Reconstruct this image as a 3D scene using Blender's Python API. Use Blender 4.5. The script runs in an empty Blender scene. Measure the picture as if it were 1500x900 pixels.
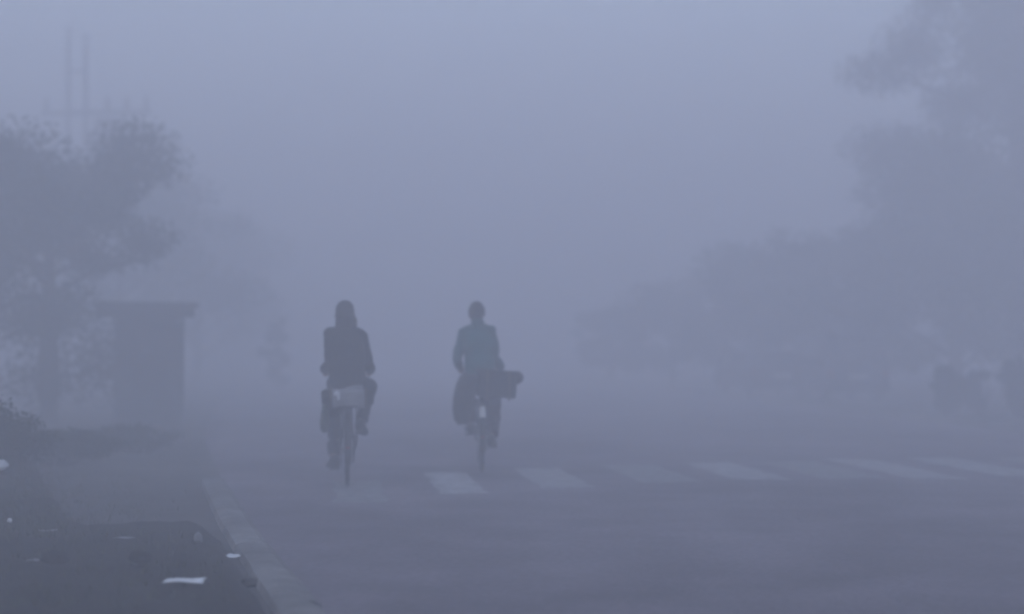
import bpy, bmesh, math, random
from mathutils import Vector, Matrix, noise
R = math.radians
rng = random.Random(7)
scene = bpy.context.scene
col = scene.collection

# ------------------------------------------------------------------ camera
F = 2200.0                      # focal length in photo pixels (1500 wide)
CAM_H = 1.26
PITCH = math.atan(60.0 / F)
cd = bpy.data.cameras.new('camera'); cam = bpy.data.objects.new('camera', cd); col.objects.link(cam)
cd.sensor_width = 36.0; cd.lens = F / 1500.0 * 36.0
cd.clip_start = 0.05; cd.clip_end = 3000.0
cam.location = (0, 0, CAM_H); cam.rotation_euler = (math.pi / 2 + PITCH, 0, 0)
cd.dof.use_dof = True; cd.dof.focus_distance = 10.0; cd.dof.aperture_fstop = 0.75
scene.camera = cam

# ------------------------------------------------------------------ light
SUN_EL, SUN_AZ = R(20), R(205)   # azimuth clockwise from +Y
w = bpy.data.worlds.new('World'); scene.world = w; w.use_nodes = True
nt = w.node_tree; nt.nodes.clear()
sky = nt.nodes.new('ShaderNodeTexSky'); sky.sky_type = 'NISHITA'; sky.sun_disc = False
sky.sun_elevation = SUN_EL; sky.sun_rotation = SUN_AZ
sky.air_density = 1.0; sky.dust_density = 1.0; sky.ozone_density = 1.0
bg = nt.nodes.new('ShaderNodeBackground'); bg.inputs['Strength'].default_value = 0.10
wo = nt.nodes.new('ShaderNodeOutputWorld')
nt.links.new(sky.outputs[0], bg.inputs['Color']); nt.links.new(bg.outputs[0], wo.inputs['Surface'])
sl = bpy.data.lights.new('sun', 'SUN'); sl.energy = 0.5; sl.angle = R(25); sl.color = (1.0, 0.95, 0.88)
so = bpy.data.objects.new('sun', sl); col.objects.link(so)
sd = Vector((math.sin(SUN_AZ) * math.cos(SUN_EL), math.cos(SUN_AZ) * math.cos(SUN_EL), math.sin(SUN_EL)))
so.rotation_euler = sd.to_track_quat('Z', 'Y').to_euler(); so.location = sd * 100

vs = scene.view_settings
scene.display_settings.display_device = 'sRGB'
vs.view_transform = 'Standard'; vs.look = 'None'; vs.exposure = 2.06; vs.gamma = 1.0; vs.use_curve_mapping = False
scene.render.engine = 'CYCLES'
cy = scene.cycles
cy.max_bounces = 10; cy.diffuse_bounces = 3; cy.glossy_bounces = 2; cy.transmission_bounces = 3
cy.volume_bounces = 6; cy.transparent_max_bounces = 8
cy.use_denoising = True
try: cy.denoiser = 'OPENIMAGEDENOISE'
except Exception: pass
cy.filter_width = 2.2
FOG_DENSITY = 0.060
FOG_COLOR = (0.905, 0.890, 0.926)

# ------------------------------------------------------------------ helpers
def ray(px, py):
    x = (px - 750.0) / F; v = (450.0 - py) / F
    c, s = math.cos(PITCH), math.sin(PITCH)
    return Vector((x, c - v * s, s + v * c))
def G(px, py, z=0.0):
    """design helper: the ground point seen at a photo pixel"""
    d = ray(px, py); t = (z - CAM_H) / d.z
    return Vector((d.x * t, d.y * t, z))
def at(px, depth, z=0.0):
    return Vector(((px - 750.0) / F * depth, depth, z))

def tag(o, label=None, cat=None, group=None, kind=None):
    if label: o['label'] = label
    if cat: o['category'] = cat
    if group: o['group'] = group
    if kind: o['kind'] = kind
    return o
def empty(name, loc=(0, 0, 0), rz=0.0):
    o = bpy.data.objects.new(name, None); col.objects.link(o)
    o.location = loc; o.rotation_euler = (0, 0, rz); o.empty_display_size = 0.2
    return o
def build(name, bm, mats, parent=None, smooth=True, loc=None):
    bmesh.ops.recalc_face_normals(bm, faces=bm.faces)
    me = bpy.data.meshes.new(name); bm.to_mesh(me); bm.free()
    if not isinstance(mats, (list, tuple)): mats = [mats]
    for m in mats: me.materials.append(m)
    if smooth:
        me.polygons.foreach_set('use_smooth', [True] * len(me.polygons))
    o = bpy.data.objects.new(name, me); col.objects.link(o)
    if parent: o.parent = parent
    if loc is not None: o.location = loc
    return o
def copy_tree(o, parent=None):
    c = o.copy(); col.objects.link(c)
    if parent: c.parent = parent
    for ch in list(o.children): copy_tree(ch, c)
    return c

def basis(d):
    d = d.normalized()
    a = Vector((0, 0, 1)) if abs(d.z) < 0.9 else Vector((1, 0, 0))
    u = d.cross(a).normalized(); v = u.cross(d).normalized()
    return u, v
def tube(bm, pts, rad, seg=8, cap=True, closed=False, sx=1.0, mat=0):
    pts = [Vector(p) for p in pts]; n = len(pts)
    if not isinstance(rad, (list, tuple)): rad = [rad] * n
    rings = []; pu = None
    for i, p in enumerate(pts):
        if closed: d = pts[(i + 1) % n] - pts[i - 1]
        else: d = pts[min(i + 1, n - 1)] - pts[max(i - 1, 0)]
        d.normalize()
        if pu is None: u, v = basis(d)
        else:
            u = pu - d * pu.dot(d)
            if u.length < 1e-5: u, v = basis(d)
            u.normalize(); v = d.cross(u).normalized()
        pu = u
        rings.append([bm.verts.new(p + (u * math.cos(2 * math.pi * k / seg) * sx + v * math.sin(2 * math.pi * k / seg)) * rad[i]) for k in range(seg)])
    m = n if closed else n - 1
    for i in range(m):
        a, b = rings[i], rings[(i + 1) % n]
        off = 0
        if closed and i == n - 1:
            off = min(range(seg), key=lambda o_: (a[0].co - b[o_].co).length)
        for k in range(seg):
            f = bm.faces.new((a[k], a[(k + 1) % seg], b[(k + 1 + off) % seg], b[(k + off) % seg])); f.material_index = mat
    if cap and not closed:
        bm.faces.new(rings[0][::-1]).material_index = mat; bm.faces.new(rings[-1]).material_index = mat
def loft(bm, rings, cap=True):
    """rings: list of lists of Vectors, same length"""
    rs = [[bm.verts.new(p) for p in r] for r in rings]
    n = len(rs[0])
    for a, b in zip(rs, rs[1:]):
        for k in range(n): bm.faces.new((a[k], a[(k + 1) % n], b[(k + 1) % n], b[k]))
    if cap:
        bm.faces.new(rs[0][::-1]); bm.faces.new(rs[-1])
def ell_ring(c, rx, ry, rot=None, n=20, p=2.0):
    c = Vector(c); out = []
    for k in range(n):
        t = 2 * math.pi * k / n
        cx, sy = math.cos(t), math.sin(t)
        q = Vector((math.copysign(abs(cx) ** (2 / p), cx) * rx, math.copysign(abs(sy) ** (2 / p), sy) * ry, 0))
        if rot: q = rot @ q
        out.append(c + q)
    return out
def ball(bm, c, r, sc=(1, 1, 1), rot=None, seg=14, rings=10):
    M = Matrix.Translation(Vector(c)) @ (rot.to_4x4() if rot else Matrix()) @ Matrix.Diagonal((r * sc[0], r * sc[1], r * sc[2], 1))
    bmesh.ops.create_uvsphere(bm, u_segments=seg, v_segments=rings, radius=1.0, matrix=M)
def limb(bm, pts, rad, seg=14):
    tube(bm, pts, rad, seg)
    for p, r in ((pts[0], rad[0]), (pts[-1], rad[-1])): ball(bm, p, r)
    for p, r in zip(pts[1:-1], rad[1:-1]): ball(bm, p, r * 0.99)
def box(bm, c, s, rot=None, bevel=0.0, mat=0):
    g = bmesh.ops.create_cube(bm, size=1.0)
    vs_ = g['verts']
    M = Matrix.Translation(Vector(c)) @ (rot.to_4x4() if rot else Matrix()) @ Matrix.Diagonal((s[0], s[1], s[2], 1))
    bmesh.ops.transform(bm, matrix=M, verts=vs_)
    fs = {f for v in vs_ for f in v.link_faces}
    for f in fs: f.material_index = mat
    if bevel:
        es = list({e for v in vs_ for e in v.link_edges})
        bmesh.ops.bevel(bm, geom=es, offset=bevel, segments=2, profile=0.5, affect='EDGES')
def lathe(bm, prof, c=(0, 0, 0), seg=20, axis='Z'):
    c = Vector(c); rs = []
    for r, h in prof:
        ring = []
        for k in range(seg):
            t = 2 * math.pi * k / seg
            p = Vector((r * math.cos(t), r * math.sin(t), h))
            if axis == 'X': p = Vector((p.z, p.x, p.y))
            ring.append(bm.verts.new(c + p))
        rs.append(ring)
    for a, b in zip(rs, rs[1:]):
        for k in range(seg): bm.faces.new((a[k], a[(k + 1) % seg], b[(k + 1) % seg], b[k]))
    bm.faces.new(rs[0][::-1]); bm.faces.new(rs[-1])
def wrinkle(bm, amp, freq, seed=0):
    bm.normal_update()
    for v in bm.verts:
        q = v.co * freq + Vector((seed * 13.1, seed * 7.7, seed * 3.3))
        v.co += v.normal * amp * (noise.noise(q) + 0.5 * noise.noise(q * 2.3))
def fuse(name, bm, voxel, smooth_it, mats, parent, wr=None):
    """melt the overlapping shapes of bm into one continuous skin"""
    bmesh.ops.recalc_face_normals(bm, faces=bm.faces)
    me = bpy.data.meshes.new(name); bm.to_mesh(me); bm.free()
    tmp = bpy.data.objects.new(name + '_tmp', me); col.objects.link(tmp)
    m = tmp.modifiers.new('r', 'REMESH'); m.mode = 'VOXEL'; m.voxel_size = voxel
    if smooth_it:
        s = tmp.modifiers.new('s', 'SMOOTH'); s.factor = 0.5; s.iterations = smooth_it
    dg = bpy.context.evaluated_depsgraph_get(); dg.update()
    res = bpy.data.meshes.new_from_object(tmp.evaluated_get(dg))
    bpy.data.objects.remove(tmp); bpy.data.meshes.remove(me)
    b2 = bmesh.new(); b2.from_mesh(res); bpy.data.meshes.remove(res)
    if wr: wrinkle(b2, *wr)
    return build(name, b2, mats, parent)

# ------------------------------------------------------------------ materials
def mat(name, color, rough=0.8, var=0.25, scale=6.0, bump=0.15, bscale=40.0, metal=0.0, spec=0.3, color2=None, detail=5.0):
    m = bpy.data.materials.new(name); m.use_nodes = True
    t = m.node_tree; b = t.nodes['Principled BSDF']
    tc = t.nodes.new('ShaderNodeTexCoord')
    n = t.nodes.new('ShaderNodeTexNoise'); n.inputs['Scale'].default_value = scale; n.inputs['Detail'].default_value = detail
    t.links.new(tc.outputs['Object'], n.inputs['Vector'])
    r = t.nodes.new('ShaderNodeValToRGB')
    c1 = [max(0, c * (1 - var)) for c in color]; c2 = [c * (1 + var) for c in color] if color2 is None else color2
    r.color_ramp.elements[0].position = 0.35; r.color_ramp.elements[1].position = 0.65
    r.color_ramp.elements[0].color = (*c1, 1); r.color_ramp.elements[1].color = (*c2, 1)
    t.links.new(n.outputs['Fac'], r.inputs['Fac']); t.links.new(r.outputs[0], b.inputs['Base Color'])
    b.inputs['Roughness'].default_value = rough; b.inputs['Metallic'].default_value = metal
    b.inputs['Specular IOR Level'].default_value = spec
    if bump:
        n2 = t.nodes.new('ShaderNodeTexNoise'); n2.inputs['Scale'].default_value = bscale; n2.inputs['Detail'].default_value = 4
        bp = t.nodes.new('ShaderNodeBump'); bp.inputs['Strength'].default_value = bump; bp.inputs['Distance'].default_value = 0.02
        t.links.new(tc.outputs['Object'], n2.inputs['Vector']); t.links.new(n2.outputs['Fac'], bp.inputs['Height'])
        t.links.new(bp.outputs[0], b.inputs['Normal'])
    return m
def leaf_mat(name, c1, c2):
    m = bpy.data.materials.new(name); m.use_nodes = True
    t = m.node_tree; b = t.nodes['Principled BSDF']
    g = t.nodes.new('ShaderNodeNewGeometry'); r = t.nodes.new('ShaderNodeValToRGB')
    r.color_ramp.elements[0].color = (*c1, 1); r.color_ramp.elements[1].color = (*c2, 1)
    t.links.new(g.outputs['Random Per Island'], r.inputs['Fac']); t.links.new(r.outputs[0], b.inputs['Base Color'])
    b.inputs['Roughness'].default_value = 0.65; b.inputs['Specular IOR Level'].default_value = 0.25
    return m
def ground_mat(name, base, dark, light, s_big, s_small, bump, rough=0.95):
    m = bpy.data.materials.new(name); m.use_nodes = True
    t = m.node_tree; b = t.nodes['Principled BSDF']
    tc = t.nodes.new('ShaderNodeTexCoord')
    def nz(scale, det):
        n = t.nodes.new('ShaderNodeTexNoise'); n.inputs['Scale'].default_value = scale; n.inputs['Detail'].default_value = det
        t.links.new(tc.outputs['Object'], n.inputs['Vector']); return n
    def ramp(n, a, c, p0, p1):
        r = t.nodes.new('ShaderNodeValToRGB'); r.color_ramp.elements[0].position = p0; r.color_ramp.elements[1].position = p1
        r.color_ramp.elements[0].color = a; r.color_ramp.elements[1].color = c
        t.links.new(n.outputs['Fac'], r.inputs['Fac']); return r
    big, small, grit = nz(s_big, 6), nz(s_small, 8), nz(s_small * 12, 3)
    r1 = ramp(big, (*dark, 1), (*light, 1), 0.35, 0.68)
    r2 = ramp(small, (0.62, 0.62, 0.62, 1), (1.3, 1.3, 1.3, 1), 0.3, 0.7)
    r3 = ramp(grit, (0.72, 0.72, 0.72, 1), (1.25, 1.25, 1.25, 1), 0.35, 0.65)
    mx = t.nodes.new('ShaderNodeMixRGB'); mx.blend_type = 'MULTIPLY'; mx.inputs[0].default_value = 0.7
    t.links.new(r1.outputs[0], mx.inputs[1]); t.links.new(r2.outputs[0], mx.inputs[2])
    mx2 = t.nodes.new('ShaderNodeMixRGB'); mx2.blend_type = 'MULTIPLY'; mx2.inputs[0].default_value = 0.6
    t.links.new(mx.outputs[0], mx2.inputs[1]); t.links.new(r3.outputs[0], mx2.inputs[2])
    t.links.new(mx2.outputs[0], b.inputs['Base Color'])
    b.inputs['Roughness'].default_value = rough; b.inputs['Specular IOR Level'].default_value = 0.25
    bp = t.nodes.new('ShaderNodeBump'); bp.inputs['Strength'].default_value = bump; bp.inputs['Distance'].default_value = 0.03
    t.links.new(grit.outputs['Fac'], bp.inputs['Height']); t.links.new(bp.outputs[0], b.inputs['Normal'])
    return m
def paint_mat(name, color, under, wear=0.5):
    m = bpy.data.materials.new(name); m.use_nodes = True
    t = m.node_tree; b = t.nodes['Principled BSDF']
    tc = t.nodes.new('ShaderNodeTexCoord'); n = t.nodes.new('ShaderNodeTexNoise')
    n.inputs['Scale'].default_value = 7.0; n.inputs['Detail'].default_value = 9.0; n.inputs['Roughness'].default_value = 0.7
    t.links.new(tc.outputs['Object'], n.inputs['Vector'])
    r = t.nodes.new('ShaderNodeValToRGB')
    r.color_ramp.elements[0].position = wear - 0.1; r.color_ramp.elements[1].position = wear + 0.12
    r.color_ramp.elements[0].color = (*under, 1); r.color_ramp.elements[1].color = (*color, 1)
    t.links.new(n.outputs['Fac'], r.inputs['Fac']); t.links.new(r.outputs[0], b.inputs['Base Color'])
    b.inputs['Roughness'].default_value = 0.8
    return m

M = dict(
    earth=ground_mat('earth', 0, (0.05, 0.046, 0.044), (0.115, 0.107, 0.10), 0.35, 2.2, 0.5),
    soil=ground_mat('dark_soil', 0, (0.014, 0.013, 0.013), (0.046, 0.043, 0.040), 0.9, 5.0, 0.9),
    asphalt=ground_mat('asphalt', 0, (0.116, 0.099, 0.115), (0.215, 0.186, 0.212), 0.28, 1.6, 0.4, 0.85),
    kerb=ground_mat('dusty_concrete', 0, (0.15, 0.142, 0.138), (0.27, 0.258, 0.25), 1.0, 6.0, 0.4),
    paint=paint_mat('worn_white_paint', (0.44, 0.43, 0.44), (0.17, 0.165, 0.17), 0.46),
    paint_mid=paint_mat('half_worn_white_paint', (0.36, 0.35, 0.36), (0.16, 0.155, 0.16), 0.47),
    paint_worn=paint_mat('very_worn_white_paint', (0.27, 0.265, 0.27), (0.14, 0.135, 0.14), 0.5),
    rubber=mat('tyre_rubber', (0.022, 0.021, 0.021), 0.85, 0.3, 9),
    steel=mat('dull_steel', (0.33, 0.33, 0.33), 0.45, 0.25, 14, 0.05, metal=0.8),
    black_metal=mat('black_enamel', (0.018, 0.018, 0.02), 0.4, 0.25, 8, 0.04, spec=0.5),
    green_metal=mat('dark_green_enamel', (0.02, 0.03, 0.026), 0.42, 0.25, 8, 0.04, spec=0.5),
    leather=mat('worn_black_leather', (0.025, 0.022, 0.02), 0.6, 0.3, 12),
    white_patch=mat('white_enamel', (0.8, 0.8, 0.78), 0.5, 0.06, 10, 0.03),
    reflector=mat('red_reflector', (0.35, 0.02, 0.015), 0.25, 0.1, 20, 0.02, spec=0.6),
    skin=mat('skin', (0.26, 0.15, 0.10), 0.55, 0.1, 20, 0.04),
    hair=mat('black_hair', (0.012, 0.011, 0.011), 0.6, 0.3, 60, 0.5, 160),
    eye=mat('eye', (0.03, 0.02, 0.015), 0.2, 0.05, 5, 0),
    jacket_dark=mat('charcoal_jacket', (0.026, 0.028, 0.030), 0.9, 0.25, 5, 0.35, 22),
    jacket_teal=mat('dark_teal_jacket', (0.003, 0.086, 0.088), 0.88, 0.25, 5, 0.3, 22),
    trouser_dark=mat('dark_trousers', (0.026, 0.027, 0.034), 0.92, 0.25, 6, 0.3, 25),
    trouser_brown=mat('dark_maroon_trousers', (0.034, 0.026, 0.033), 0.92, 0.25, 6, 0.3, 25),
    wool=mat('grey_wool', (0.055, 0.056, 0.062), 0.95, 0.25, 40, 0.5, 120),
    scarf=mat('dark_scarf_wool', (0.04, 0.042, 0.05), 0.95, 0.3, 30, 0.5, 100),
    shoe=mat('dark_shoe', (0.020, 0.019, 0.018), 0.55, 0.2, 14, 0.1),
    cloth_dark=mat('dark_sacking', (0.028, 0.028, 0.030), 0.95, 0.3, 9, 0.5, 60),
    sheet=mat('pale_plastic_sheet', (0.21, 0.21, 0.22), 0.5, 0.25, 9, 0.4, 18, spec=0.5),
    bag_green=mat('faded_green_cloth', (0.06, 0.075, 0.05), 0.95, 0.25, 8, 0.4, 40),
    box_dark=mat('dark_box_board', (0.028, 0.036, 0.042), 0.8, 0.25, 6, 0.15),
    rope=mat('jute_rope', (0.16, 0.12, 0.07), 0.95, 0.2, 30),
    white_bag=mat('white_polythene', (0.78, 0.79, 0.8), 0.4, 0.06, 12, 0.2, spec=0.5),
    paper=mat('dirty_white_paper', (0.86, 0.86, 0.85), 0.85, 0.12, 14, 0.1),
    stone=mat('grey_stone', (0.16, 0.155, 0.15), 0.9, 0.3, 12, 0.5),
    dark_stone=mat('dark_clod', (0.028, 0.026, 0.024), 0.95, 0.3, 12, 0.5),
    bark=mat('bark', (0.060, 0.050, 0.040), 0.95, 0.35, 7, 0.8, 16),
    leaf_a=leaf_mat('leaf_mid', (0.020, 0.034, 0.014), (0.055, 0.085, 0.036)),
    leaf_b=leaf_mat('leaf_dark', (0.012, 0.024, 0.012), (0.034, 0.056, 0.028)),
    leaf_c=leaf_mat('leaf_dusty', (0.034, 0.044, 0.026), (0.075, 0.095, 0.055)),
    leaf_g=leaf_mat('leaf_green', (0.008, 0.030, 0.018), (0.022, 0.062, 0.036)),
    grass=leaf_mat('dry_grass', (0.03, 0.04, 0.016), (0.085, 0.085, 0.04)),
    tin=mat('weathered_blue_tin', (0.055, 0.075, 0.09), 0.7, 0.3, 4, 0.15),
    tin_dark=mat('dark_painted_tin', (0.035, 0.042, 0.05), 0.7, 0.3, 4, 0.15),
    wood=mat('weathered_wood', (0.085, 0.07, 0.055), 0.9, 0.3, 6, 0.3),
    pole=mat('galvanised_steel', (0.12, 0.12, 0.125), 0.6, 0.25, 6, 0.1, metal=0.5),
    porcelain=mat('brown_porcelain', (0.07, 0.035, 0.022), 0.3, 0.1, 8, 0, spec=0.6),
    tank=mat('grey_tank_paint', (0.075, 0.08, 0.085), 0.55, 0.2, 5, 0.1),
    car_paint=mat('dark_grey_car_paint', (0.04, 0.042, 0.048), 0.35, 0.1, 3, 0.0, spec=0.5),
    van_paint=mat('dark_blue_van_paint', (0.022, 0.027, 0.045), 0.4, 0.1, 3, 0.0, spec=0.5),
    glass=mat('dark_car_glass', (0.012, 0.014, 0.016), 0.08, 0.05, 3, 0.0, spec=0.7),
    lamp_red=mat('tail_lamp_red', (0.18, 0.012, 0.01), 0.25, 0.1, 8, 0.0, spec=0.6),
    plate=mat('plain_plate', (0.5, 0.5, 0.48), 0.5, 0.1, 9, 0.0),
)

# ------------------------------------------------------------------ setting
def left_edge(y):                       # road's left edge as x over depth y
    P = [(-60, 13.0), (0, 0.55), (5, -0.35), (7.3, -0.93), (10, -1.67), (14.6, -2.82), (21, -4.30), (30, -5.95), (45, -8.3), (310, -48)]
    for (a, xa), (b, xb) in zip(P, P[1:]):
        if y <= b: return xa + (xb - xa) * (y - a) / (b - a)
    return P[-1][1]
def right_edge(y): return 8.8 - 0.14 * (y - 14)

def height(x, y):
    return 0.5 * noise.noise(Vector((x * 0.6, y * 0.6, 0)))
bm = bmesh.new()
xs = [-300, -120, -60] + [i * 1.5 for i in range(-20, 21)] + [60, 120, 300]
ys = [-300, -100, -30] + [i * 1.5 for i in range(-6, 46)] + [100, 180, 300]
grid = {}
for i, x in enumerate(xs):
    for j, y in enumerate(ys):
        grid[i, j] = bm.verts.new((x, y, -0.03))
for i in range(len(xs) - 1):
    for j in range(len(ys) - 1):
        bm.faces.new((grid[i, j], grid[i + 1, j], grid[i + 1, j + 1], grid[i, j + 1]))
tag(build('ground', bm, M['earth'], smooth=False), kind='structure', label='flat dusty earth spreading away on both sides of the road')

bm = bmesh.new()
prev = None
for y in [-60, -20, -5] + [i * 1.0 for i in range(0, 60)] + [80, 120, 180, 250, 299]:
    pr = [bm.verts.new((left_edge(y) + (right_edge(y) - left_edge(y)) * k / 10, y, -0.004)) for k in range(11)]
    if prev:
        for k in range(10): bm.faces.new((prev[k], prev[k + 1], pr[k + 1], pr[k]))
    prev = pr
road = tag(build('road', bm, M['asphalt'], smooth=False), kind='structure', label='wide dusty grey asphalt road running into the fog')

# zebra stripes: painted parts of the road (near corners on the ground, 2.2 m long, along the road)
STR = [((492, 736), (570, 735), 'paint_worn', 2.0), ((646, 724), (716, 723), 'paint', 2.25), ((796, 715), (872, 714), 'paint_mid', 2.2),
       ((942, 708), (1030, 707), 'paint_worn', 2.2), ((1078, 703), (1162, 703), 'paint_mid', 2.2), ((1206, 701), (1300, 701), 'paint_worn', 2.2),
       ((1338, 702), (1420, 702), 'paint_mid', 2.6), ((1462, 697), (1545, 697), 'paint_mid', 2.4), ((1590, 694), (1672, 693), 'paint_worn', 2.2),
       ((1716, 690), (1796, 689), 'paint_worn', 2.2)]
dirv = Vector((-280.0 / F, 1, 0)).normalized()
for (a, b, mt, L) in STR:
    A, B = G(*a), G(*b)
    bm = bmesh.new(); N = 14
    rows = []
    for i in range(N + 1):
        row = []
        for k in range(7):
            p = A.lerp(B, k / 6) + dirv * (L * i / N)
            edge = 0.05 * noise.noise(p * 3.1)
            if i in (0, N): p += dirv * edge * 2
            if k in (0, 6): p += Vector((edge, 0, 0))
            row.append(bm.verts.new((p.x, p.y, 0.0)))
        rows.append(row)
    for i in range(N):
        for k in range(6): bm.faces.new((rows[i][k], rows[i][k + 1], rows[i + 1][k + 1], rows[i + 1][k]))
    build('zebra_stripe', bm, M[mt], road, smooth=False)

# kerbs
def kerb(y0, y1, edge, side, label, hgt=0.11, wd=0.21):
    bm = bmesh.new(); y = y0; i = 0
    while y < y1:
        L = 0.9 + 0.12 * rng.random(); y2 = y + L - 0.006
        for s in range(3):
            pass
        pa, pb = Vector((edge(y), y, 0)), Vector((edge(y2), y2, 0))
        d = (pb - pa).normalized(); nrm = Vector((-d.y, d.x, 0)) * side
        hh = hgt + 0.008 * (rng.random() - 0.5); ww = wd + 0.012 * (rng.random() - 0.5)
        prof = [(-0.03, -0.05), (-0.01, hh * 0.3), (0.03, hh * .85), (0.08, hh), (ww - 0.06, hh), (ww, hh * 0.6), (ww + .02, -0.05)]
        off = 0.008 * (rng.random() - 0.5)
        loft(bm, [[p + nrm * (u + off) + Vector((0, 0, v + 0.004 * noise.noise(Vector((u * 30, y * 5, s_))))) for (u, v) in prof] for p, s_ in ((pa, 0.1), (pa.lerp(pb, .35), .4), (pa.lerp(pb, .7), .6), (pb, 0.9))])
        y += L; i += 1
    return tag(build('kerb', bm, M['kerb'], smooth=False), kind='structure', label=label)
kerb(1.0, 13.6, left_edge, 1, 'pale dusty kerb edging the dark littered verge on the left', 0.035, 0.2)
kerb(4.0, 80.0, right_edge, -1, 'concrete kerb far across the road below the right-hand trees', 0.11)

# littered dark soil verge: low uneven bank left of the kerb
bm = bmesh.new(); rows = []
NY, NX = 190, 110
for j in range(NY + 1):
    y = 1.0 + (20.5 - 1.0) * j / NY
    row = []
    for i in range(NX + 1):
        f = i / NX
        x1 = left_edge(y) - 0.23
        x = x1 - (9.0) * (f ** 1.3)
        e = 0.5 * noise.noise(Vector((x * 0.9, 4.1, 0))) + 0.25 * noise.noise(Vector((x * 2.7, 1.1, 0)))
        g_ = max(0, min(1, (x1 - x - 0.95 - 0.35 * e) / 0.9)); far = 10.75 + 0.6 * e - 0.10 * (x + 2.6) ** 2 * (1 if x > -2.6 else 0.0) + (7.6 + 3.0 * noise.noise(Vector((x * .5, 2.2, 0)))) * g_ * g_ * (3 - 2 * g_)
        k = max(0, min(1, (far - y) / 0.7)) * max(0.0, min(1, (x1 + 0.06 - x) / 0.3))
        k = k * k * (3 - 2 * k) * min(1, (1 - f) * 7)
        h = 0.10 + 0.045 * noise.noise(Vector((x, y, 0)) * 1.1) + 0.03 * noise.noise(Vector((x, y, 3)) * 3.2) + 0.015 * noise.noise(Vector((x, y, 7)) * 9.0)
        row.append(bm.verts.new((x, y, -0.06 + k * (h + 0.05))))
    rows.append(row)
for j in range(NY):
    for i in range(NX): bm.faces.new((rows[j][i], rows[j + 1][i], rows[j + 1][i + 1], rows[j][i + 1]))
verge = tag(build('soil_bank', bm, M['soil']), kind='structure', label='low bank of dark damp soil strewn with litter beside the kerb')
from mathutils.bvhtree import BVHTree
_bv = BVHTree.FromPolygons([v.co.copy() for v in verge.data.vertices], [tuple(p.vertices) for p in verge.data.polygons])
def zat(x, y):
    h = _bv.ray_cast(Vector((x, y, 5)), Vector((0, 0, -1)))
    return max(h[0].z, -0.03) if h[0] else -0.03
def on_ground(px, py):
    p = G(px, py)
    for _ in range(6): p = G(px, py, zat(p.x, p.y))
    return p

# ------------------------------------------------------------------ haze: one closed box of even density round everything
bm = bmesh.new(); box(bm, (0, 0, 7.75), (620, 620, 17.7))
hz = build('haze', bm, [], smooth=False)
hm = bpy.data.materials.new('haze'); hm.use_nodes = True; t = hm.node_tree; t.nodes.clear()
pv = t.nodes.new('ShaderNodeVolumePrincipled'); out = t.nodes.new('ShaderNodeOutputMaterial')
pv.inputs['Color'].default_value = (*FOG_COLOR, 1); pv.inputs['Density'].default_value = FOG_DENSITY; pv.inputs['Anisotropy'].default_value = 0.0
t.links.new(pv.outputs[0], out.inputs['Volume']); hm.cycles.homogeneous_volume = True
hz.data.materials.append(hm)
tag(hz, 'thick pale blue-grey fog filling the whole street', 'fog', kind='stuff')

# ------------------------------------------------------------------ trees and bushes
def leaves(bm, clumps, n, size, seed, sd=.62):
    r = random.Random(seed)
    wts = [a * b * c for (_, (a, b, c)) in clumps]
    for _ in range(n):
        (c, ax) = r.choices(clumps, wts)[0]
        q = Vector((r.gauss(0, sd), r.gauss(0, sd), r.gauss(0, sd)))
        if q.length > sd * 1.9: q *= sd * 1.9 * r.random() / q.length
        p = Vector(c) + Vector((q.x * ax[0], q.y * ax[1], q.z * ax[2]))
        if noise.noise(p * 0.9 + Vector((seed, 0, 0))) < -0.3 or p.z < 0.02: continue
        s = size * r.uniform(0.6, 1.35)
        d = Vector((r.gauss(0, 1), r.gauss(0, 1), r.gauss(-0.35, 0.7))).normalized(); u, v = basis(d)
        a = r.uniform(0, 6.28); u2 = u * math.cos(a) + v * math.sin(a)
        q0, q1, q2, q3 = p - d * s, p + u2 * s * 0.42, p + d * s, p - u2 * s * 0.42
        bm.faces.new([bm.verts.new(z) for z in (q0, q1, q2, q3)])
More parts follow.
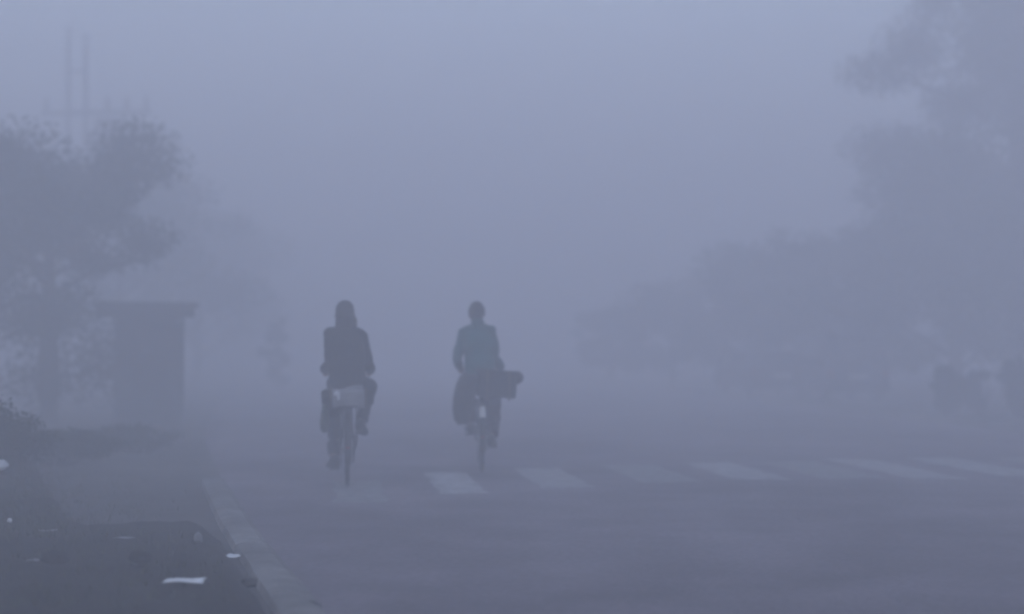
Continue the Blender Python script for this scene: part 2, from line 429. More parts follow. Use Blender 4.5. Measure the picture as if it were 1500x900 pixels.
def tree(name, loc, H, spread, trunk_r, bole, nleaf, size, lm, label, seed, group=None, lean=(0, 0), crown_squash=1.0, nlimb=9):
    r = random.Random(seed); root = tag(empty(name, loc), label, 'tree', group)
    tb = bmesh.new(); top = Vector((lean[0], lean[1], H * 0.78))
    pts, rad = [], []
    for i in range(9):
        f = i / 8
        pts.append(top * f + Vector((0.12 * noise.noise(Vector((f * 3, seed, 0))), 0.12 * noise.noise(Vector((f * 3, seed, 9))), 0)) * H * 0.15 * f - Vector((0, 0, 0.08 if i == 0 else 0)))
        rad.append(trunk_r * (1.45 if i == 0 else 1.0) * (1 - 0.82 * f))
    tube(tb, pts, rad, 12)
    clumps = []
    for k in range(nlimb):
        f = bole / (H * 0.78) + (1 - bole / (H * 0.78)) * (k + r.random() * 0.6) / nlimb
        f = min(f, 0.97); s = pts[min(7, int(f * 8))].lerp(pts[min(8, int(f * 8) + 1)], f * 8 - int(f * 8))
        ang = k * 2.4 + r.uniform(-0.4, 0.4)
        ln = spread * (0.55 + 0.5 * math.sin(math.pi * min(1, 0.25 + (f * H * .78 - bole) / max(0.1, H - bole)))) * r.uniform(0.75, 1.15)
        e = s + Vector((math.cos(ang) * ln, math.sin(ang) * ln, ln * r.uniform(0.15, 0.6) * crown_squash))
        mid = s.lerp(e, 0.5) + Vector((0, 0, ln * 0.1))
        tube(tb, [s, mid, e], [trunk_r * 0.42 * (1 - 0.5 * f), trunk_r * 0.26, trunk_r * 0.06], 7)
        for q in (0.55, 0.8, 1.02):
            c = s.lerp(e, q) + Vector((r.gauss(0, .12), r.gauss(0, .12), r.gauss(0.1, .12))) * spread
            a = spread * r.uniform(0.2, 0.36)
            clumps.append((c, (a * r.uniform(.9, 1.3), a * r.uniform(.9, 1.3), a * r.uniform(.55, .85) * crown_squash)))
            if q > 0.7:
                tube(tb, [s.lerp(e, q - .15), c + Vector((0, 0, a * .4))], [trunk_r * .12, trunk_r * .03], 5)
    for k in range(4):
        clumps.append((Vector((top.x + r.gauss(0, .25) * spread, top.y + r.gauss(0, .25) * spread, H * r.uniform(.8, .95))), (spread * .3, spread * .3, spread * .26 * crown_squash)))
    build('trunk', tb, M['bark'], root)
    cb = bmesh.new(); leaves(cb, clumps, nleaf, size, seed); build('crown', cb, M[lm], root, smooth=False)
    return root
def bush(name, loc, rx, ry, h, nleaf, size, lm, label, seed, cat='bush', group=None, nstem=7):
    r = random.Random(seed); root = tag(empty(name, loc), label, cat, group)
    sb = bmesh.new(); clumps = []
    for k in range(nstem):
        a = k * 2.4 + r.random(); f = math.sqrt((k + 0.5) / nstem)
        e = Vector((math.cos(a) * rx * f * .8, math.sin(a) * ry * f * .8, h * (1 - 0.45 * f * f) * r.uniform(.7, .95)))
        tube(sb, [(e.x * .15, e.y * .15, -0.06), (e.x * .6, e.y * .6, e.z * .5), e], [0.022, 0.014, 0.005], 6)
        for q in (0.45, 0.75, 1.0):
            c = Vector((e.x * (0.3 + 0.7 * q), e.y * (0.3 + 0.7 * q), e.z * q))
            clumps.append((c, (rx * r.uniform(.22, .42), ry * r.uniform(.22, .42), h * r.uniform(.12, .22))))
    build('stem', sb, M['bark'], root)
    cb = bmesh.new(); leaves(cb, clumps, nleaf, size, seed, .5); build('foliage', cb, M[lm], root, smooth=False)
    return root

# left: near tree with a stout trunk, behind it the avenue
tree('roadside_tree', at(72, 25), 4.7, 1.7, 0.22, 2.1, 30000, 0.05, 'leaf_b', 'dark tree with a stout straight trunk at the far left beside the kiosk', 11, nlimb=14)
tree('roadside_tree', at(-50, 25), 5.0, 2.2, 0.17, 0.3, 46000, 0.05, 'leaf_b', 'low dark tree cut off by the left edge of the photo', 12, nlimb=14)
tree('roadside_tree', at(175, 42), 6.4, 2.7, 0.18, 1.0, 16000, 0.10, 'leaf_a', 'fogged tree standing behind the twin-pole transformer', 13, nlimb=14)
tree('roadside_tree', at(290, 56), 6.0, 3.0, 0.18, 0.8, 14000, 0.12, 'leaf_a', 'barely visible tree in the fog beyond the kiosk', 14, nlimb=14)
tree('young_tree', at(405, 44), 2.2, 0.36, 0.06, 0.1, 5000, 0.05, 'leaf_b', 'small slim young tree fading in fog between kiosk and left cyclist', 15, crown_squash=1.6, nlimb=12)
# right: tall near trees stepping down along the road
tree('roadside_tree', at(1490, 37), 15.2, 2.9, 0.32, 1.2, 80000, 0.09, 'leaf_c', 'tallest tree, reaching out of the top right corner of the photo', 21, nlimb=36)
tree('roadside_tree', at(1400, 37), 6.4, 2.6, 0.20, 0.5, 22000, 0.085, 'leaf_a', 'bushy tree directly behind the row of low shrubs', 22, nlimb=15)
tree('roadside_tree', at(1245, 40), 4.4, 2.2, 0.17, 0.4, 18000, 0.085, 'leaf_a', 'round tree rising behind the dark boxy van', 23, nlimb=14)
tree('roadside_tree', at(1110, 44), 3.8, 2.1, 0.16, 0.4, 16000, 0.09, 'leaf_a', 'spreading tree behind the low parked car', 24, nlimb=14)
tree('roadside_tree', at(985, 48), 3.1, 1.8, 0.14, 0.3, 13000, 0.09, 'leaf_b', 'faint low tree in fog just left of the parked car', 25, nlimb=13)
tree('roadside_tree', at(895, 51), 2.7, 1.2, 0.11, 0.3, 8000, 0.09, 'leaf_b', 'faintest tree, closest to the middle of the road', 26, nlimb=12)

bush('roadside_bush', at(-8, 14.0), 0.6, 0.5, 0.8, 12000, 0.022, 'leaf_b', 'dark green bush cut off by the left edge above the litter', 31, nstem=14)
bush('roadside_bush', at(85, 16.5), 0.85, 0.6, 0.42, 9000, 0.024, 'leaf_b', 'low spreading bush at the foot of the stout trunk', 32, nstem=14)
bush('roadside_bush', at(205, 18.5), 0.75, 0.5, 0.34, 7000, 0.028, 'leaf_b', 'lowest bush, a flat spread of weeds in front of the kiosk', 33, nstem=14)
for i, (px, dp, rx, h, lb) in enumerate([(1385, 28.5, 0.40, 0.95, 'small rounded shrub, first of the row beyond the boxy van'),
                                       (1432, 29.0, 0.44, 1.02, 'rounded shrub in the middle of the low row'),
                                       (1488, 28.0, 0.54, 1.15, 'broadest shrub of the low row, at the right edge of the photo')]):
    bush('roadside_shrub', at(px, dp), rx, rx, h, 9000, 0.035, 'leaf_g', lb, 41 + i, 'shrub', 'low shrubs on the right verge', nstem=14)

# grass tufts on the bank
bm = bmesh.new(); r = random.Random(3)
for k in range(1300):
    if r.random() < 0.6:
        px = abs(r.gauss(0, 80)); py = r.uniform(640, 790)
    else:
        px, py = r.uniform(0, 330), r.uniform(660, 895)
    p = on_ground(px, py)
    if p.x > left_edge(p.y) - 0.4: continue
    for b in range(5):
        a = r.uniform(0, 6.28); hh = r.uniform(0.015, 0.06); q = p + Vector((r.gauss(0, .03), r.gauss(0, .03), -0.005))
        d = Vector((math.cos(a), math.sin(a), 0)); t_ = q + d * hh * 0.6 + Vector((0, 0, hh)); s = Vector((-d.y, d.x, 0)) * 0.004
        bm.faces.new([bm.verts.new(z) for z in (q - s, q + s, t_)])
tag(build('grass', bm, M['grass'], smooth=False), 'sparse dry grass blades on the dark soil verge', 'grass', kind='stuff')

# ------------------------------------------------------------------ kiosk
def make_kiosk(loc, rz):
    root = tag(empty('kiosk', loc, rz), 'small dark roadside kiosk with a flat overhanging roof', 'kiosk')
    W, D, H = 0.94, 0.9, 1.86
    b = bmesh.new()
    box(b, (0, 0, H / 2 + 0.03), (W, D, H - 0.06), bevel=0.012)
    for i in range(10): box(b, (-W / 2 + 0.05 + i * 0.092, -D / 2 - 0.006, 0.49), (0.03, 0.022, 0.86))
    for i in range(9): box(b, (W / 2 + 0.006, -D / 2 + 0.06 + i * 0.096, 1.05), (0.022, 0.03, 1.66))
    build('wall', b, M['tin'], root, smooth=False)
    b = bmesh.new()
    box(b, (0.0, -0.06, H + 0.035), (1.42, 1.4, 0.07), Matrix.Rotation(R(2.0), 3, 'X'), 0.01)
    for i in range(9): box(b, (-0.64 + i * .16, -0.06, H + 0.076), (0.05, 1.38, 0.03), Matrix.Rotation(R(2.0), 3, 'X'))
    rf = build('roof', b, M['tin_dark'], root, smooth=False)
    b = bmesh.new(); box(b, (0, -0.78, H - 0.085), (1.40, 0.02, 0.16)); build('fascia', b, M['tin_dark'], rf, smooth=False)
    b = bmesh.new(); box(b, (0, -D / 2 - 0.016, 1.36), (0.86, 0.03, 0.72), bevel=0.008)
    hatch = build('hatch', b, M['tin_dark'], root, smooth=False)
    b = bmesh.new(); tube(b, [(-0.06, -D / 2 - 0.06, 1.2), (0.06, -D / 2 - 0.06, 1.2)], 0.01); build('handle', b, M['steel'], hatch)
    b = bmesh.new(); box(b, (0, -D / 2 - 0.13, 0.97), (0.9, 0.26, 0.035), bevel=0.006); build('counter', b, M['wood'], root, smooth=False)
    for sx in (-1, 1):
        for sy in (-1, 1):
            b = bmesh.new(); box(b, (sx * (W / 2 - 0.06), sy * (D / 2 - 0.06), 0.13), (0.07, 0.07, 0.34)); build('leg', b, M['wood'], root, smooth=False)
        b = bmesh.new(); tube(b, [(sx * (W / 2 - .03), -D / 2 - 0.02, 1.62), (sx * 0.64, -0.73, H - .02)], 0.016); build('strut', b, M['steel'], root)
    return root
kk = make_kiosk(at(219, 24.5, -0.03), R(9)); kk.scale = (1.09, 1.09, 1.045)

# ------------------------------------------------------------------ twin-pole transformer
def make_pole(loc):
    root = tag(empty('utility_pole', loc, R(-4)), 'tall twin steel utility pole carrying a crossarm and transformer', 'utility pole')
    for x in (-0.18, 0.18):
        b = bmesh.new(); tube(b, [(x, 0, -0.1), (x, 0, 4), (x, 0, 7.45 if x < 0 else 7.3)], [0.065, 0.052, 0.038], 10)
        ball(b, (x, 0, 7.46 if x < 0 else 7.31), 0.075, (1, 1, .6)); build('post', b, M['pole'], root)
    for z in (1.2, 2.2, 3.2, 4.2, 6.6):
        b = bmesh.new(); box(b, (0, 0, z), (0.34, 0.03, 0.06)); build('brace', b, M['pole'], root, smooth=False)
    b = bmesh.new(); box(b, (0.42, -0.08, 5.72), (2.25, 0.09, 0.10), bevel=0.01); build('crossarm', b, M['pole'], root, smooth=False)
    for x in (-0.6, 0.66, 1.05, 1.45):
        b = bmesh.new(); lathe(b, [(0.02, 0), (0.05, 0.03), (0.075, 0.06), (0.04, 0.1), (0.07, 0.13), (0.035, 0.19), (0.05, 0.23), (0.02, 0.28)], (x, -0.08, 5.77), 14); build('insulator', b, M['porcelain'], root)
    b = bmesh.new(); box(b, (0.42, -0.1, 4.63), (1.5, 0.5, 0.08)); build('platform', b, M['pole'], root, smooth=False)
    b = bmesh.new(); box(b, (0.68, -0.1, 5.0), (0.78, 0.46, 0.64), bevel=0.05)
    for i in range(6): box(b, (0.40 + i * .112, -0.37, 5.0), (0.03, 0.1, 0.5), bevel=0.008)
    lathe(b, [(0.1, 0), (0.11, .03), (0.11, .5), (0.1, .53)], (0.42, -0.1, 5.5), 14, 'X')
    tr = build('transformer', b, M['tank'], root, smooth=False)
    for x in (0.5, 0.7, 0.9):
        b = bmesh.new(); lathe(b, [(0.03, 0), (0.06, .04), (0.03, .08), (0.055, .12), (0.025, .2)], (x, -0.22, 5.31), 12); build('bushing', b, M['porcelain'], tr)
    return root
pl = make_pole(at(110, 44, -0.03)); pl.scale = (1.46, 1.46, 1.43)

# ------------------------------------------------------------------ parked vehicles, seen from behind
def make_car(loc, rz, W, L, H, paint, label, cat, boxy):
    root = tag(empty('parked_van' if boxy else 'parked_car', loc, rz), label, cat)
    z0 = 0.20
    if boxy: prof = [(0, z0 + .05), (0, .62), (.02, .80), (.10, H - .12), (.22, H), (L * .72, H), (L * .84, H * .72), (L - .12, .86), (L, .60), (L, z0 + .05)]
    else:    prof = [(0, z0 + .08), (-.02, .55), (.04, .84), (.14, .90), (.55, H - .06), (.95, H), (L * .50, H), (L * .66, .92), (L - .25, .80), (L - .02, .62), (L, z0 + .08)]
    b = bmesh.new(); rings = []
    for f in (-1, -.94, -.6, 0, .6, .94, 1):
        ring = []
        for (y, z) in prof:
            up = max(0, (z - .8) / (H - .8)); k = 1 - (0.10 if boxy else 0.20) * up
            e = abs(f) ** 6 * .05
            ring.append(Vector((f * W / 2 * k, y + (e if y < L / 2 else -e), z - e * .6 * (z > .7))))
        rings.append(ring)
    loft(b, rings); build('body', b, M[paint], root, smooth=False)
    b = bmesh.new(); gz0, gz1 = (.86, H - .16) if boxy else (.93, H - .09)
    def yb(z):
        for (ya, za), (yb_, zb) in zip(prof, prof[1:]):
            if za <= z <= zb: return ya + (yb_ - ya) * (z - za) / (zb - za)
        return 0
    k0, k1 = [1 - (0.10 if boxy else 0.20) * (z - .8) / (H - .8) for z in (gz0, gz1)]
    q = [(-W * .42 * k0, yb(gz0) - .006, gz0), (W * .42 * k0, yb(gz0) - .006, gz0), (W * .42 * k1, yb(gz1) - .006, gz1), (-W * .42 * k1, yb(gz1) - .006, gz1)]
    q2 = [(x, y + .03, z) for x, y, z in q]; loft(b, [[Vector(p) for p in q], [Vector(p) for p in q2]]); build('rear_window', b, M['glass'], root, smooth=False)
    for s in (-1, 1):
        b = bmesh.new(); y0, y1 = (.35, L * .74) if boxy else (.75, L * .56)
        xa, xb = [s * (W / 2 * k + .004) for k in (k0, k1)]
        ring = [Vector((xa, y0 - .2, gz0)), Vector((xa, y1 + .25, gz0)), Vector((xb, y1, gz1)), Vector((xb, y0, gz1))]
        loft(b, [ring, [p - Vector((s * .03, 0, 0)) for p in ring]]); build('side_window', b, M['glass'], root, smooth=False)
        b = bmesh.new(); box(b, (s * W * .43, (yb(.7) - .01), .70), (.14, .05, .2), bevel=.015); build('tail_light', b, M['lamp_red'], root, smooth=False)
        b = bmesh.new(); box(b, (s * (W / 2 + .09), L * .68, .95), (.16, .08, .12), bevel=.03); build('mirror', b, M['black_metal'], root, smooth=False)
        for y in (.62, L - .72):
            b = bmesh.new(); lathe(b, [(.2, -.09), (.27, -.09), (.295, -.06), (.295, .06), (.27, .09), (.2, .09)], (s * (W / 2 - .10), y, .295), 22, 'X')
            wh = build('wheel', b, M['rubber'], root)
            b = bmesh.new(); lathe(b, [(.05, -.093), (.19, -.093), (.195, -.05), (.195, .05), (.19, .093), (.05, .093)], (s * (W / 2 - .10), y, .295), 18, 'X'); build('rim', b, M['steel'], wh)
    b = bmesh.new(); box(b, (0, -.05, .38), (W * .96, .12, .2), bevel=.04); bp = build('bumper', b, M['black_metal'], root, smooth=False)
    b = bmesh.new(); box(b, (0, yb(.62) - .02, .62), (.46, .015, .11), bevel=.004); build('number_plate', b, M['plate'], root, smooth=False)
    return root
make_car(at(1257, 35, -0.03), R(6), 1.52, 3.3, 1.62, 'van_paint', 'dark boxy van parked across the road, fading in fog', 'van', True)
make_car(at(1146, 37, -0.03), R(6), 1.68, 3.7, 1.22, 'car_paint', 'low dark car parked beside the boxy van in fog', 'car', False)

# ------------------------------------------------------------------ bicycles
WR = 0.34; WB = 1.12
BBp = Vector((0, 0.47, 0.29)); SEAT = Vector((0, 0.24, 0.90))
def make_bike(loc, rz, paint, label, crank_ang, white_tip):
    root = tag(empty('bicycle', loc, rz), label, 'bicycle')
    hubR, hubF = Vector((0, 0, WR)), Vector((0, WB, WR))
    headT, headB = Vector((0, .86, .92)), Vector((0, .91, .72))
    P = M[paint]
    b = bmesh.new()
    tube(b, [BBp, SEAT - Vector((0, 0, .14))], .0155, 10); tube(b, [SEAT - Vector((0, 0.01, .2)), headT - Vector((0, 0, .03))], .0145, 10)
    tube(b, [BBp, headB], .0155, 10); tube(b, [headB - Vector((0, -.006, .03)), headT], .019, 10)
    for s in (-1, 1):
        tube(b, [BBp + Vector((s * .03, -.02, 0)), hubR + Vector((s * .062, .05, 0)), hubR + Vector((s * .062, 0, 0))], .009, 8)
        tube(b, [SEAT - Vector((-s * .02, .0, .2)), hubR + Vector((s * .062, 0, 0))], .008, 8)
    tube(b, [BBp - Vector((.035, 0, 0)), BBp + Vector((.035, 0, 0))], .024, 12)
    build('frame', b, P, root)
    b = bmesh.new(); tube(b, [SEAT - Vector((0, -.02, .18)), SEAT - Vector((0, 0, .03))], .0125, 10); build('seat_post', b, M['steel'], root)
    b = bmesh.new()
    rings = []
    for y, wd, z in [(-.13, .06, .005), (-.11, .095, .012), (-.05, .10, .008), (.02, .06, .0), (.09, .028, .0), (.14, .02, -.008)]:
        rings.append([SEAT + Vector((wd * math.cos(a), y, z - .03 + (.032 if math.sin(a) > 0 else .03) * math.sin(a))) for a in [2 * math.pi * k / 14 for k in range(14)]])
    loft(b, rings); sd_ = build('saddle', b, M['leather'], root)
    for s in (-1, 1):
        b = bmesh.new()
        pts = [SEAT + Vector((s * .05, -.09, -.045 - .0125 * math.cos(k) + 0)) + Vector((.012 * math.sin(k), 0, -k * .0022)) for k in [i * .7 for i in range(20)]]
        tube(b, pts, .003, 5); build('spring', b, M['steel'], sd_)
    b = bmesh.new()
    for s in (-1, 1): tube(b, [headB + Vector((s * .04, .01, -.03)), hubF + Vector((s * .055, -.05, .14)), hubF + Vector((s * .055, 0, 0))], .009, 8)
    tube(b, [headB + Vector((-.045, .01, -.03)), headB + Vector((.045, .01, -.03))], .014, 8); build('fork', b, P, root)
    b = bmesh.new()
    tube(b, [headT - Vector((0, 0, .05)), headT + Vector((0, -.02, .10))], .011, 10)
    st = headT + Vector((0, -.02, .10))
    barL = {}
    for s in (-1, 1):
        tube(b, [st, st + Vector((s * .08, .045, .01)), st + Vector((s * .16, .02, .02)), st + Vector((s * .195, -.06, .015)), st + Vector((s * .207, -.20, .0))], .011, 10)
        tube(b, [st + Vector((s * .165, .03, .0)), st + Vector((s * .21, -.11, -.035))], .005, 6)
    hb = build('handlebar', b, M['steel'], root)
    for s in (-1, 1):
        b = bmesh.new(); tube(b, [st + Vector((s * .1965, -.075, .0145)), st + Vector((s * .2075, -.205, 0))], .0165, 10); build('grip', b, M['rubber'], hb)
    b = bmesh.new(); ball(b, st + Vector((-.12, .02, .035)), .026, (1, 1, .7)); build('bell', b, M['steel'], hb)
    for hub in (hubR, hubF):
        b = bmesh.new(); lathe(b, [(.012, -.05), (.03, -.045), (.03, -.035), (.014, -.02), (.014, .02), (.03, .035), (.03, .045), (.012, .05)], hub, 14, 'X')
        for k in range(36):
            a = 2 * math.pi * k / 36; a2 = a + (.35 if k % 2 else -.35); s = .035 if k % 4 < 2 else -.035
            tube(b, [hub + Vector((s, .028 * math.cos(a2), .028 * math.sin(a2))), hub + Vector((0, .305 * math.cos(a), .305 * math.sin(a)))], .0013, 4)
        wl = build('wheel', b, M['steel'], root)
        b = bmesh.new(); tube(b, [hub + Vector((0, .322 * math.cos(t_), .322 * math.sin(t_))) for t_ in [2 * math.pi * k / 56 for k in range(56)]], .019, 10, closed=True); build('tyre', b, M['rubber'], wl)
        b = bmesh.new(); tube(b, [hub + Vector((0, .304 * math.cos(t_), .304 * math.sin(t_))) for t_ in [2 * math.pi * k / 56 for k in range(56)]], .0125, 8, closed=True); build('rim', b, M['steel'], wl)
    for hub, a0, a1 in ((hubR, 20, 200), (hubF, 55, 190)):
        b = bmesh.new(); rings = []
        for k in range(25):
            a = R(a0 + (a1 - a0) * k / 24); rd = Vector((0, math.cos(a), math.sin(a)))
            rr = .356
            rings.append([hub + rd * (rr + dz) + Vector((dx, 0, 0)) for dx, dz in [(-.03, -.016), (-.026, 0), (-.012, .009), (.012, .009), (.026, 0), (.03, -.016), (.024, -.004), (.01, .004), (-.01, .004), (-.024, -.004)]])
        loft(b, rings); mg = build('mudguard', b, P, root)
        if hub is hubR:
            if white_tip:
                b = bmesh.new(); rings = []
                for k in range(9):
                    a = R(116 + 26 * k / 8); rd = Vector((0, math.cos(a), math.sin(a)))
                    rings.append([hub + rd * (.362 + dz) + Vector((dx, 0, 0)) for dx, dz in [(-.033, -.02), (-.028, .0), (-.012, .0085), (.012, .0085), (.028, .0), (.033, -.02), (.026, -.004), (.01, .004), (-.01, .004), (-.026, -.004)]])
                loft(b, rings); build('white_patch', b, M['white_patch'], mg)
            b = bmesh.new(); lathe(b, [(.005, -.006), (.02, -.005), (.022, .004), (.012, .01)], hub + Vector((0, -.372, .03)), 12); build('reflector', b, M['reflector'], mg)
            b = bmesh.new()
            for s in (-1, 1): tube(b, [hub + Vector((s * .058, 0, 0)), hub + Vector((s * .03, -.30, .19))], .003, 5)
            build('stay', b, M['steel'], mg)
    b = bmesh.new(); cz = .73
    for x in (-.075, -.025, .025, .075): tube(b, [(x, -.24, cz), (x, .17, cz)], .005, 6)
    for y in (-.24, -.05, .17): tube(b, [(-.08, y, cz), (.08, y, cz)], .005, 6)
    for s in (-1, 1):
        tube(b, [(s * .08, -.18, cz), (s * .066, -.01, WR)], .005, 6); tube(b, [(s * .08, .1, cz), (s * .066, .0, WR)], .005, 6)
    build('carrier', b, M['black_metal'], root)
    b = bmesh.new(); lathe(b, [(.02, -.004), (.088, -.004), (.095, 0), (.088, .004), (.02, .004)], BBp + Vector((.045, 0, 0)), 28, 'X')
    a = R(crank_ang); cv = Vector((0, math.cos(a), math.sin(a))) * .165
    peds = {}
    for s in (-1, 1):
        e = BBp + Vector((s * .06, 0, 0)) + cv * s
        tube(b, [BBp + Vector((s * .03, 0, 0)), BBp + Vector((s * .055, 0, 0)), e], .009, 8); peds[s] = e + Vector((s * .06, 0, 0))
    ck = build('crank', b, M['steel'], root)
    for s in (-1, 1):
        b = bmesh.new(); box(b, peds[s], (.09, .075, .022), bevel=.004); build('pedal', b, M['rubber'], ck, smooth=False)
    b = bmesh.new()
    ring = [Vector((.052, BBp.y + .115 * math.cos(t_), BBp.z + .115 * math.sin(t_))) for t_ in [R(-95 + 200 * k / 14) for k in range(15)]] + [Vector((.052, .02, WR + .055)), Vector((.052, -.03, WR)), Vector((.052, .02, WR - .05))]
    loft(b, [ring, [p + Vector((.012, 0, 0)) for p in ring]]); build('chain_guard', b, P, root, smooth=False)
    b = bmesh.new(); tube(b, [(-.07, 0, WR), (-.085, -.20, WR + .10), (-.085, -.37, WR + .13), (.085, -.37, WR + .13), (.085, -.20, WR + .10), (.07, 0, WR)], .0075, 8); build('stand', b, M['black_metal'], root)
    grips = {s: (st + Vector((s * .203, -.15, .006)), Vector((s * .12, -1, -.1)).normalized()) for s in (-1, 1)}
    return root, peds, grips

# ------------------------------------------------------------------ people
def ik(a, c, l1, l2, pole):
    d = c - a; L = min(d.length, (l1 + l2) * .995); dn = d.normalized(); c = a + dn * L
    x = (l1 * l1 - l2 * l2 + L * L) / (2 * L); h = math.sqrt(max(0, l1 * l1 - x * x))
    p = (pole - dn * pole.dot(dn)).normalized()
    return a + dn * x + p * h, c
def make_person(loc, rz, peds, grips, cfg):
    root = tag(empty('person', loc, rz), cfg['label'], 'person')
    sway = cfg.get('sway', 0.0); dz = cfg.get('dz', 0.0)
    hipc = Vector((sway * .3, .22, .95 + dz)); sh_c = Vector((sway, .40, 1.405 + dz)); neck = Vector((sway, .425, 1.475 + dz))
    head = Vector((sway + cfg.get('hx', 0), .47, 1.585 + dz))
    hr = Matrix.Rotation(R(cfg.get('head_yaw', 0)), 3, 'Z') @ Matrix.Rotation(R(cfg.get('head_tilt', 0)), 3, 'Y') @ Matrix.Rotation(R(-6), 3, 'X')
    body = bmesh.new()
    J = {}
    for s in (-1, 1):
        hip = hipc + Vector((s * .088, .01, -.03))
        an = peds[s] + Vector((0, -.055, .10)); an.x = s * cfg.get('foot_x', .125)
        kn, an = ik(hip, an, .435, .42, Vector((s * cfg['knee_out'][s], 1, .25)))
        sh = sh_c + Vector((s * cfg.get('shw', .142), 0, -.015 + s * cfg.get('sh_tilt', 0)))
        gp, ga = grips[s]
        wr = gp + ga * .075 + Vector((s * .012, 0, .035))
        el, wr = ik(sh, wr, .29, .255, Vector((s * cfg['elbow_out'][s], -.35, -.8)))
        J[s] = dict(hip=hip, kn=kn, an=an, sh=sh, el=el, wr=wr, gp=gp, ga=ga)
    # torso, neck, head
    def spine(f): return hipc.lerp(sh_c, f) + Vector((0, -.035 * math.sin(math.pi * f), 0))
    loft(body, [ell_ring(spine(f), rx, ry, n=22) for f, rx, ry in [(-.18, .12, .09), (-.02, .14, .105), (.25, .12, .09), (.5, .125, .09), (.75, .13, .085), (.95, .11, .07), (1.05, .08, .06)]])
    limb(body, [sh_c + Vector((0, 0, -.02)), neck, head + Vector((0, -.03, -.06))], [.062, .052, .055])
    ball(body, head, .1, (.76, .94, 1.08), hr, 20, 16)
    ball(body, head + hr @ Vector((0, .024, -.062)), .058, (.92, 1, .82), hr)
    ball(body, head + hr @ Vector((0, .097, -.014)), .018, (.8, 1.35, 1.7), hr)
    ball(body, head + hr @ Vector((0, .074, -.058)), .017, (1.5, .75, .6), hr)
    for s in (-1, 1): ball(body, head + hr @ Vector((s * .078, -.005, -.012)), .03, (.35, .75, 1.05), hr)
    for s in (-1, 1):
        j = J[s]
        limb(body, [sh_c + Vector((s * .06, 0, 0)), j['sh'], j['el'], j['wr']], [.05, .046, .038, .028])
        limb(body, [hipc + Vector((s * .05, 0, 0)), j['hip'], j['kn'], j['an']], [.085, .076, .05, .034])
        # hand closed round the grip
        gp, ga = j['gp'], j['ga']; outv = Vector((s, 0, 0)); outv = (outv - ga * outv.dot(ga)).normalized(); up = Vector((0, 0, 1)); up = (up - ga * up.dot(ga) - outv * up.dot(outv)).normalized()
        def pol(ang, rad_, along): return gp + (outv * math.cos(R(ang)) + up * math.sin(R(ang))) * rad_ - ga * along
        limb(body, [j['wr'], gp + up * .03 + outv * .012 + ga * .035, pol(65, .036, .03)], [.027, .03, .022], 12)
        ball(body, pol(70, .03, .0), .034, (1.0, 1.35, .5))
        for q, (al, ln) in enumerate([(.036, 1.0), (.014, 1.12), (-.008, 1.05), (-.029, .85)]):
            limb(body, [pol(62, .036, al), pol(5, .031, al), pol(-62 * ln, .028, al), pol(-118 * ln, .027, al)], [.0105, .0098, .009, .008], 8)
        limb(body, [pol(110, .03, -.02), pol(150, .031, .02), pol(185, .029, .05)], [.0125, .0105, .009], 8)
    fuse('body', body, .006, 2, M['skin'], root)
    for s in (-1, 1):
        b = bmesh.new(); ball(b, head + hr @ Vector((s * .031, .083, .004)), .012, (1, .7, .8)); build('eye', b, M['eye'], root)
    # jacket
    b = bmesh.new(); bul = cfg.get('bulk', 1.0)
    loft(b, [ell_ring(spine(f), rx * bul, ry * bul, n=26, p=2.3) for f, rx, ry in cfg['jacket_rings']])
    for s in (-1, 1):
        j = J[s]; el = j['el']
        cuff = el.lerp(j['wr'], .93)
        limb(b, [sh_c + Vector((s * .07, 0, -.03)), j['sh'] + Vector((0, 0, -.008)), j['sh'].lerp(el, .5) + Vector((0, 0, -.004)), el, el.lerp(cuff, .5), cuff], [.07 * bul, .066 * bul, .062 * bul, .054 * bul, .049 * bul, .041 * bul])
        limb(b, [neck + Vector((s * .02, -.02, -.04)), sh_c + Vector((s * .07, -.012, .0)), j['sh'] + Vector((0, 0, .0))], [.06, .062, .058])
    tube(b, [neck + Vector((0, -.03, -.075)), neck + Vector((0, -.018, -.01)), neck + Vector((0, -.004, .04 if cfg['head'] == 'hair' else .0))], [.092, .074, .068], 18)
    fuse('jacket', b, .011, 2, M[cfg['jacket']], root, (.013, 8.0, cfg['seed']))
    # trousers
    lw = cfg.get('leg_w', 1.0)
    b = bmesh.new()
    loft(b, [ell_ring(spine(f), rx, ry, n=22) for f, rx, ry in [(-.2, .12, .10), (-.08, .145, .112), (.05, .142, .108), (.15, .12, .09)]])
    for s in (-1, 1):
        j = J[s]; kn, an = j['kn'], j['an']
        hem = kn.lerp(an, .93)
        limb(b, [hipc + Vector((s * .06, 0, -.02)), j['hip'], j['hip'].lerp(kn, .55), kn, kn.lerp(hem, .45)], [.112, .104, .088 * lw, .072 * lw, .066 * lw])
        tube(b, [kn.lerp(hem, .40), kn.lerp(hem, .7), hem], [.066 * lw, .062 * lw, .060 * lw], 16)
    fuse('trousers', b, .011, 2, M[cfg['trousers']], root, (.011, 8.0, cfg['seed'] + 5))
    for s in (-1, 1):
        an = J[s]['an']; b = bmesh.new(); pd = R(cfg['foot_pitch'][s]); ro = Matrix.Rotation(R(-s * cfg.get('toe_out', 8)), 3, 'Z') @ Matrix.Rotation(pd, 3, 'X')
        sole = -.088
        rings = []
        for y, wx, zt in [(-.085, .028, -.02), (-.075, .038, .02), (-.02, .042, .035), (.045, .044, -.005), (.11, .05, -.035), (.16, .042, -.05), (.185, .02, -.065)]:
            zc = (sole + zt) / 2; hz_ = (zt - sole) / 2
            rings.append([an + ro @ Vector((wx * math.copysign(abs(math.cos(t_)) ** .7, math.cos(t_)), y, zc + hz_ * math.copysign(abs(math.sin(t_)) ** .7, math.sin(t_)))) for t_ in [2 * math.pi * k / 16 for k in range(16)]])
